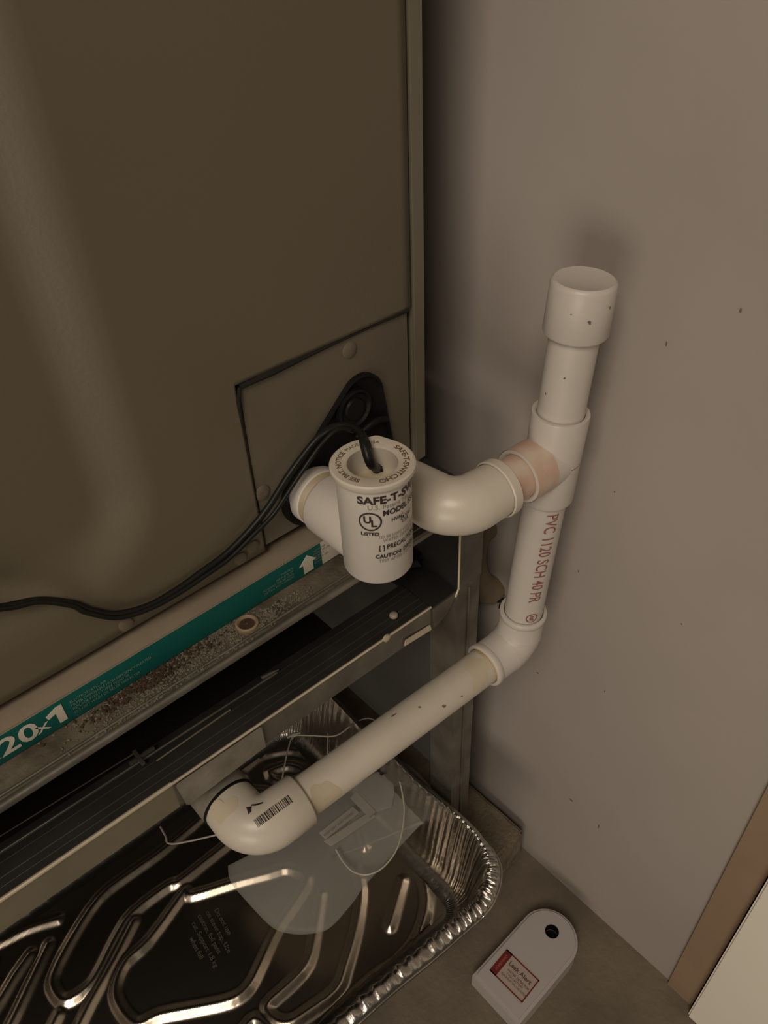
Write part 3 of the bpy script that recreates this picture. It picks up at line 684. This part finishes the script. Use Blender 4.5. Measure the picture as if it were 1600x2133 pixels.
# rim outline (slightly bent) as rounded rectangle
def rrect(x0, x1, y0f, y1f, r, n=14, ns=40):
    out = []
    cor = [(x1-r, y0f(x1)+r, -PI/2), (x1-r, y1f(x1)-r, 0), (x0+r, y1f(x0)-r, PI/2), (x0+r, y0f(x0)+r, PI)]
    for ci, (cx, cy, a0) in enumerate(cor):
        for k in range(n+1): a = a0+PI/2*k/n; out.append(Vector((cx+r*math.cos(a), cy+r*math.sin(a))))
        nx = cor[(ci+1) % 4]; a2 = nx[2]
        q0 = out[-1].copy(); q1 = Vector((nx[0]+r*math.cos(a2), nx[1]+r*math.sin(a2)))
        for k in range(1, ns): out.append(q0.lerp(q1, k/ns))
    return out
y0f = lambda x: 0.1725+0.085*(0.279-x)*0.9
y1f = lambda x: 0.505+0.03*(0.279-x)
def resample(P, n):
    L_ = [0]
    m_ = len(P)
    for i in range(m_): L_.append(L_[-1]+(P[(i+1) % m_]-P[i]).length)
    out = []; j = 0
    for k in range(n):
        t = L_[-1]*k/n
        while L_[j+1] < t: j += 1
        f_ = (t-L_[j])/(L_[j+1]-L_[j]); out.append(P[j].lerp(P[(j+1) % m_], f_))
    return out
NR = 2000
OUT = resample(rrect(-0.245, 0.2755, y0f, y1f, 0.050), NR)
cxp, cyp = 0.017, 0.340
nrm = []
for i in range(NR):
    t_ = (OUT[(i+2) % NR]-OUT[i-2]).normalized(); nrm.append(Vector((t_.y, -t_.x)))
rnd = random.Random(11)
pl_ = []  # pleat phase along the rim
ph = 0.0
for i in range(NR):
    q = OUT[i]; cornerish = min(1.0, max(0.0, 1-min((q-Vector(c_)).length for c_ in ((0.262,0.19),(0.262,0.49),(-0.23,0.22),(-0.23,0.5)))/0.09))
    ph += (0.50+0.75*cornerish)*(0.35+1.5*rnd.random()**1.5); pl_.append((ph, cornerish, rnd.uniform(0.6,1.4)))
prof = [ # (inset, z, normal amplitude, vertical amplitude)
    (-0.0066, ZR-0.0042, 0.0, 0.0), (-0.0060, ZR-0.0020, 0.0, 0.0001), (-0.0045, ZR-0.0012, 0.0002, 0.0004), (-0.0020, ZR-0.0004, 0.0003, 0.0009), (0.0010, ZR+0.0002, 0.0004, 0.0012), (0.0040, ZR+0.0003, 0.0006, 0.0013), (0.0062, ZR-0.0010, 0.0010, 0.0010),
    (0.0078, ZR-0.006, 0.0013, 0.0003), (0.0100, ZR-0.016, 0.0014, 0), (0.0125, ZR-0.028, 0.0014, 0), (0.0150, ZR-0.042, 0.0012, 0), (0.0175, ZR-0.056, 0.0010, 0), (0.0200, ZR-0.072, 0.0007, 0), (0.0240, ZP+0.009, 0.0003, 0), (0.0290, ZP+0.003, 0.0, 0), (0.0350, ZP+0.0004, 0.0, 0), (0.0390, ZP, 0.0, 0)]
ph2 = [0.0]*NR
for i in range(1, NR): ph2[i] = ph2[i-1]+rnd.uniform(0.1, 0.5)
vs = []; fs = []
for jj, (ins_, z, am, vz) in enumerate(prof):
    for i in range(NR):
        p_, cc, ra = pl_[i]; q_ = sstep((-nrm[i].y-0.2)/0.6); kq = 0.38+0.62*q_; ie = 0.0062-(0.0062-ins_)*kq if jj < 7 else ins_; sn = math.sin(p_)+0.5*math.sin(ph2[i]+jj*0.5); g_ = (0.18+0.42*q_+0.95*cc)*(0.5+0.5*ra); fr_ = 0.25+0.75*q_; a = am*g_*sn; zz = vz*g_*sn*fr_
        q = OUT[i]-nrm[i]*(ie+a); wob = 0.0018*math.sin(i*0.021)+0.0012*math.sin(i*0.057+1) if z > ZR-0.02 else 0
        vs.append((q.x, q.y, z+wob*(1 if ins_ < 0.006 else 0.5)+zz))
for j in range(len(prof)-1):
    for i in range(NR): fs.append((j*NR+i, j*NR+(i+1) % NR, (j+1)*NR+(i+1) % NR, (j+1)*NR+i))
pw = mk('pan_wall', vs, fs, FOILC, pan, True)
def rw(i): return -0.0062+0.0130*(0.38+0.62*sstep((-nrm[i].y-0.2)/0.6))
rimp = [Vector((OUT[i].x+nrm[i].x*rw(i), OUT[i].y+nrm[i].y*rw(i), ZR-0.0045+0.0018*math.sin(i*0.021)+0.0012*math.sin(i*0.057+1))) for i in range(0, NR, 4)]
rm = MB(); rm.sweep(rimp+[rimp[0]], 0.0014, 8, caps=False); rm.obj('rolled_rim', FOILC, pan, smooth=60)
# ribbed bottom as a height field; ribs are polylines laid out on the bottom plane
def B2(px, py): P = PZ(px, py, ZP+0.004); return Vector((P.x, P.y))
ribs = [
 [(385,1852),(310,1955),(262,2000),(240,2050),(245,2090),(282,2131),(330,2112),(400,2098),(480,2080),(518,2052),(545,2000),(578,1930),(618,1872),(640,1826),(600,1806),(560,1816),(490,1834),(400,1862),(385,1852)],
 [(430,1690),(395,1722),(330,1775),(265,1820),(205,1868),(150,1950),(110,2030),(112,2062),(135,2082),(180,2055),(205,2020),(240,1950),(275,1898),(350,1842),(372,1835),(430,1790),(478,1752)],
 [(278,1915),(235,2000),(190,2080),(160,2140),(120,2220)],
 [(-60,1990),(0,1960),(60,1930),(120,1912)],
 [(62,1985),(30,2030),(0,2080),(-30,2120)],
 [(100,1965),(60,2050),(20,2133),(-20,2200)],
 [(120,2110),(90,2170),(60,2230)],
 [(668,1860),(655,1945),(640,2005),(600,2050),(555,2092),(568,2120),(600,2128),(640,2105),(700,2060),(720,2010),(742,1930),(752,1850),(740,1800)],
 [(838,1832),(812,1925)],
 [(785,1700),(830,1745),(872,1810),(890,1870),(872,1945),(830,2000),(775,2040),(700,2110),(640,2180)],
 [(500,1606),(545,1572),(610,1560),(662,1580),(690,1610),(650,1650),(590,1662),(520,1650),(500,1606)],
 [(560,1604),(600,1592),(635,1606),(610,1626),(570,1622),(560,1604)],
 [(440,2210),(500,2150),(530,2120),(560,2150),(540,2200)],
 [(505,1640),(560,1645),(640,1630)],
 [(700,1640),(740,1690),(760,1760)],
 [(640,1500),(700,1540),(760,1600)],
 [(-120,2100),(-60,2060),(-20,2000)],
]
segs_ = []
for r_i in ribs:
    c_ = catmull([Vector((*B2(*p_), 0)) for p_ in r_i], 3)
    for a, b__ in zip(c_[:-1], c_[1:]): segs_.append((a.x, a.y, b__.x, b__.y))
inn = [OUT[i]-nrm[i]*0.0385 for i in range(0, NR, 6)]
minx, maxx = min(p.x for p in inn), max(p.x for p in inn); miny, maxy = min(p.y for p in inn), max(p.y for p in inn)
step = 0.0016; nx_, ny_ = int((maxx-minx)/step)+1, int((maxy-miny)/step)+1
D_ = [[9.0]*ny_ for _ in range(nx_)]
W2 = 0.0072
for (ax0, ay0, bx0, by0) in segs_:
    i0 = max(0, int((min(ax0,bx0)-W2-minx)/step)); i1 = min(nx_-1, int((max(ax0,bx0)+W2-minx)/step)+1)
    j0 = max(0, int((min(ay0,by0)-W2-miny)/step)); j1 = min(ny_-1, int((max(ay0,by0)+W2-miny)/step)+1)
    dx, dy = bx0-ax0, by0-ay0; LL = dx*dx+dy*dy+1e-12
    for i in range(i0, i1+1):
        x = minx+i*step; row = D_[i]
        for j in range(j0, j1+1):
            y = miny+j*step; t_ = ((x-ax0)*dx+(y-ay0)*dy)/LL; t_ = 0 if t_ < 0 else 1 if t_ > 1 else t_
            d_ = math.hypot(x-ax0-dx*t_, y-ay0-dy*t_)
            if d_ < row[j]: row[j] = d_
x0i, x1i = minx, maxx
def inside(x, y, r=0.020):
    # rounded quad inside test
    lo = y0f(x)+0.0385; hi = y1f(x)-0.0385
    if x < minx or x > maxx or y < lo or y > hi: return False
    dxx = min(x-minx, maxx-x); dyy = min(y-lo, hi-y)
    if dxx < r and dyy < r and math.hypot(r-dxx, r-dyy) > r: return False
    return True
vs = []; fs = []; id_ = {}
for i in range(nx_):
    for j in range(ny_):
        x = minx+i*step; y = miny+j*step
        if inside(x, y, 0.012):
            h = 0.0040*min(1.0, (W2-D_[i][j])/(W2-0.0005)) if D_[i][j] < W2 else 0.0
            h += 0.0005*math.sin(x*37+1)*math.sin(y*41)
            id_[i,j] = len(vs); vs.append((x, y, ZP+0.0002+h))
for i in range(nx_-1):
    for j in range(ny_-1):
        k4 = [(i,j),(i+1,j),(i+1,j+1),(i,j+1)]
        if all(k in id_ for k in k4): fs.append(tuple(id_[k] for k in k4))
mk('pan_bottom', vs, fs, FOIL, pan, True)
# floor under the ribbed field, fills to the wall
n_ = len(inn)
mk('pan_underside', [(p.x+0.0, p.y, ZP-0.0003) for p in [OUT[i]-nrm[i]*0.034 for i in range(0, NR, 6)]], [tuple(range(n_))], FOIL, pan)
# faint embossed lettering in the centre panel
tO = B2(395,1925); tdir = (B2(455,2040)-B2(395,1925)).normalized(); tper = Vector((-tdir.y, tdir.x))
if (B2(500,1900)-tO).dot(tper) < 0: tper = -tper
def pmap(off, k): return lambda u, v: Vector((tO.x+tdir.x*(u+off)+tper.x*(k-(-v)), tO.y+tdir.y*(u+off)+tper.y*(k+v), ZP+0.0011))
EMB = mat('embossed_lettering', (0.16, 0.15, 0.135), 0.5, 0.3)
merge_text('embossed_lettering', [(s_, 0.0062, pmap(o_, k_), 0.0, 1.0, 'LEFT') for s_, o_, k_ in
    (('Do not use', 0.001, 0.026),('on stove top. Use', -0.002, 0.0185),('caution, foil pans', -0.004, 0.011),('cut. Support 1.8 kg', -0.001, 0.0035),('when full', 0.010, -0.004))], EMB, pan)

# ------------------------------------------------------------------ clear plastic sleeve lying in the pan, with its cord
def sheet(name, pts, zf, m, parent, k=10):
    # pts: outline in world x,y ; fan grid to centroid with soft height
    c_ = Vector((sum(p.x for p in pts)/len(pts), sum(p.y for p in pts)/len(pts))); n = len(pts); vs = []; fs = []
    for j in range(k+1):
        for p in pts: q = c_.lerp(Vector((p.x,p.y)), j/k); vs.append((q.x, q.y, zf(q.x, q.y)))
    for j in range(k):
        for i in range(n): fs.append((j*n+i, j*n+(i+1) % n, (j+1)*n+(i+1) % n, (j+1)*n+i))
    o = mk(name, vs, fs, m, parent, True)
    md = o.modifiers.new('solid', 'SOLIDIFY'); md.thickness = 0.0006
    return o
ZS = -0.695
pk = thing('plastic_sleeve', 'translucent plastic packaging sleeve with folded paper edge lying in the foil pan', 'plastic packaging', PZ(700,1780,ZS))
def closed(pp): 
    P = [PZ(x, y, ZS) for x, y in pp]; P = catmull(P+[P[0]], 4)[:-1]; return P
zf1 = lambda x, y: ZS+0.0022*math.sin(x*55)+0.002*math.sin(y*60+1)
sheet('sleeve_sheet', closed([(474,1800),(478,1830),(500,1862),(560,1925),(600,1942),(650,1944),(690,1932),(735,1880),(765,1835),(850,1745),(900,1700),(945,1690),(900,1640),(840,1590),(780,1600),(640,1700),(560,1760)]), zf1, PLAST, pk)
ZS2 = ZS+0.012
def poly3(pp, z): return [PZ(x, y, z) for x, y in pp]
MB().prism(poly3([(730,1662),(742,1648),(782,1690),(772,1705)], ZS2), (0,0,-0.0012)).obj('folded_edge', PLASTE, pk)
MB().prism(poly3([(772,1690),(782,1700),(690,1762),(675,1752)], ZS2), (0,0,-0.0012)).obj('folded_edge', PLASTE, pk)
MB().prism(poly3([(665,1735),(735,1680),(748,1692),(678,1748)], ZS2-0.001), (0,0,-0.0008)).obj('printed_slip', PLASTE, pk)
MB().prism(poly3([(735,1640),(815,1590),(822,1650),(815,1680),(785,1690)], ZS2), (0,0,-0.0010)).obj('sleeve_flap', PLAST, pk)
def slipmap(k):
    a = PZ(672,1738,ZS2-0.0005); b2 = PZ(738,1686,ZS2-0.0005); d_ = (b2-a).normalized(); q = Vector((0,0,1)).cross(d_)
    return lambda u, v: a+d_*u+q*(v+k)
merge_text('slip_print', [('KEEP DRY AND STORE', 0.0034, slipmap(-0.002), 0.0, 1.0, 'LEFT'), ('FRAGILE PART', 0.0034, slipmap(-0.007), 0.0, 1.0, 'LEFT')], INKG, pk)
s = MB()
for (px, py) in ((808,1602),(795,1612),(790,1606),(801,1597)): s.add(*blot('k', PZ(px, py, ZS2+0.0006), (0.0016,0.0006,0), (-0.0006,0.0018,0)))
mk('printed_mark', s.v, s.f, INK, pk)
zc = -0.665
cpts = [PZ(583,1655,zc), PZ(590,1610,zc), PZ(600,1562,zc), PZ(612,1534,zc), PZ(650,1532,zc), PZ(700,1532,zc), PZ(740,1505,zc), PZ(772,1497,zc), PZ(800,1520,zc-0.003), PZ(815,1575,zc-0.006), PZ(832,1625,zc-0.008), PZ(842,1690,zc-0.010), PZ(830,1760,zc-0.012), PZ(800,1805,zc-0.014), PZ(765,1822,zc-0.016), PZ(735,1815,zc-0.018), PZ(715,1795,zc-0.020), PZ(700,1770,zc-0.02)]
s = MB(); s.sweep(catmull(cpts, 8), 0.0008, 8)
co = s.obj('clear_cord', CORD, None, smooth=60); co['label'] = 'thin pale plastic cord looped over the sleeve in the foil pan'; co['category'] = 'cord'
s = MB(); s.sweep(catmull([PZ(683,1528,zc), PZ(683,1545,zc-0.001), PZ(682,1570,zc-0.003)], 5), 0.0006, 6); s.obj('cord_tail', CORD, co, smooth=60)
s = MB(); s.sweep(catmull([PZ(598,1536,zc+0.001), PZ(612,1530,zc+0.001), PZ(626,1526,zc+0.001)], 4), [0.0012]*3+[0.0022]*3+[0.0012]*3, 8); s.obj('cord_knot', CORD, co, smooth=60)
zc = -0.675
s = MB(); s.sweep(catmull([PZ(334,1722,zc), PZ(345,1742,zc), PZ(352,1757,zc), PZ(390,1753,zc), PZ(455,1738,zc)], 6), 0.0009, 8)
co = s.obj('clear_cord', CORD, None, smooth=60); co['label'] = 'short pale cord end crossing the pan ribs left of the lower-left elbow'; co['category'] = 'cord'

# ------------------------------------------------------------------ water alarm on the floor
wa = thing('water_alarm', 'white rounded plastic water alarm with red bordered label and a hole, on the concrete floor', 'water alarm', (0.27, 0.143, ZF))
ZA = ZF+0.025
def aworld(px, py): return PZ(px, py, ZA)
xL, xR0, yA0, yA1 = 0.2225, 0.2985, 0.1155, 0.1705
cy = (yA0+yA1)/2; rA = (yA1-yA0)/2
outl = [Vector((xL, yA0)), Vector((xR0, yA0))]
outl += [Vector((xR0+rA*math.sin(PI*k/28), cy-rA*math.cos(PI*k/28))) for k in range(1, 28)] + [Vector((xR0, yA1)), Vector((xL, yA1))]
def rot(p, a=-0.015): return p
hc2 = aworld(1150, 1940); hr = 0.0066
me = bpy.data.meshes.new('alarm_body'); bm = bmesh.new()
top = [bm.verts.new((p.x, p.y, ZA)) for p in outl]; bot = [bm.verts.new((p.x, p.y, ZF+0.0005)) for p in outl]
nO = len(outl)
for i in range(nO): bm.faces.new((bot[i], bot[(i+1) % nO], top[(i+1) % nO], top[i]))
bm.faces.new(list(reversed(bot)))
# top with a round hole
hv = [bm.verts.new((hc2.x+hr*math.cos(2*PI*k/32), hc2.y+hr*math.sin(2*PI*k/32), ZA)) for k in range(32)]
hb = [bm.verts.new((hc2.x+hr*math.cos(2*PI*k/32), hc2.y+hr*math.sin(2*PI*k/32), ZA-0.012)) for k in range(32)]
te = [bm.edges.get((top[i], top[(i+1) % nO])) for i in range(nO)]; he = [bm.edges.new((hv[k], hv[(k+1) % 32])) for k in range(32)]
bmesh.ops.triangle_fill(bm, edges=te+he, use_beauty=True, use_dissolve=False)
for k in range(32): bm.faces.new((hv[k], hv[(k+1) % 32], hb[(k+1) % 32], hb[k]))
bm.faces.new(hb)
bmesh.ops.recalc_face_normals(bm, faces=bm.faces)
bmesh.ops.bevel(bm, geom=[e_ for e_ in te if e_.is_valid], offset=0.0028, segments=4, affect='EDGES')
bm.to_mesh(me); bm.free(); ab = link('alarm_body', me, ALARM, wa); auto(ab, 35)
s = MB(); s.lathe((hc2.x, hc2.y, ZA-0.0118), (0,0,1), [(0,hr-0.0004),(0,0)], 24); s.obj('hole_shade_floor', BLACK, wa)  # black floor and wall put the hole's inner shade into colour
s = MB(); s.lathe((hc2.x, hc2.y, ZA), (0,0,1), [(-0.0119,hr-0.0002),(-0.0003,hr-0.0002)], 28); s.obj('hole_shade_wall', BLACK, wa)
# label
la, lb, lc, ld = aworld(1056,1977), aworld(1019.5,2021), aworld(1086,2093), aworld(1124,2043)
zl = Vector((0,0,0.0003)); la, lb, lc, ld = [Vector((p.x,p.y,ZA))+zl for p in (la,lb,lc,ld)]
lb_o = mk('label', [la,lb,lc,ld], [(0,1,2,3)], LABP, wa)
def lq(u, v, dz=0.0002): # u along a->d (0..1), v along a->b
    return la+(ld-la)*u+(lb-la)*v+Vector((0,0,dz))
def lrect(u0,v0,u1,v1): return [lq(u0,v0),lq(u0,v1),lq(u1,v1),lq(u1,v0)]
mb = MB()
for q in (lrect(0,0,0.19,1), lrect(0,0,1,0.045), lrect(0,0.955,1,1), lrect(0.97,0,1,1)): mb.add(q, [(0,1,2,3)])
mk('red_border', mb.v, mb.f, INKR2, lb_o)
Lu = (ld-la).length; Lv = (lb-la).length; du = (ld-la).normalized(); dv = (lb-la).normalized()
def ltext(u, v, dz=0.0004): return lambda x, y: la+du*(u*Lu+x)-dv*(-v*Lv+y)+Vector((0,0,dz))
merge_text('label_print', [('Leak Alert', 0.0054, ltext(0.24,0.30), 0.02, 1.08, 'LEFT'), ('WATER DETECTOR', 0.0028, ltext(0.30,0.52), 0.01, 1.0, 'LEFT'), ('9 VOLT BATTERY', 0.0026, ltext(0.34,0.64), 0.0, 0.9, 'LEFT'), ('PLACE FLAT ON THE FLOOR', 0.0026, ltext(0.24,0.76), 0.0, 0.85, 'LEFT')], mat('brown_label_ink', (0.10, 0.055, 0.05), 0.6), lb_o)
vs, fs = text_mesh('WARNING', 0.0035, 0.02, 'CENTER')
mk('band_print', [lq(0.095,0.5,0.0004)-dv*v.x*-1*-1+du*v.y*-1*-1 for v in vs], fs, mat('band_print_pink', (0.40,0.10,0.09), 0.6), lb_o)

# ------------------------------------------------------------------ tan conduit where it enters the wall behind the riser
hp = thing('wall_conduit', 'short tan conduit elbow with dark crumbling sealant at the wall behind the riser', 'conduit', (XW-0.015, 0.295, -0.43))
s = MB(); s.sweep(catmull([(XW+0.01,0.300,-0.398),(XW-0.008,0.300,-0.400),(XW-0.018,0.298,-0.410),(XW-0.020,0.295,-0.430),(XW-0.014,0.290,-0.450),(XW-0.002,0.286,-0.460)], 6), 0.0125, 24); s.obj('conduit_elbow', HOSE, hp, smooth=60)
s = MB(); s.sweep(catmull([(XW-0.032,0.304,-0.405),(XW-0.034,0.297,-0.425),(XW-0.030,0.290,-0.447),(XW-0.018,0.284,-0.460)], 6), 0.0013, 8); s.obj('dark_seam', GAP, hp, smooth=60)
s = MB(); rnd = random.Random(3)
for k in range(26): 
    pebble(s, Vector((XW-0.004+rnd.uniform(-.004,.003), 0.283+rnd.uniform(-.010,.010), -0.4635+rnd.uniform(-.006,.004))), rnd.uniform(0.002,0.0045))
s.obj('crumbling_sealant', GAP, hp)
bpy.context.view_layer.update()
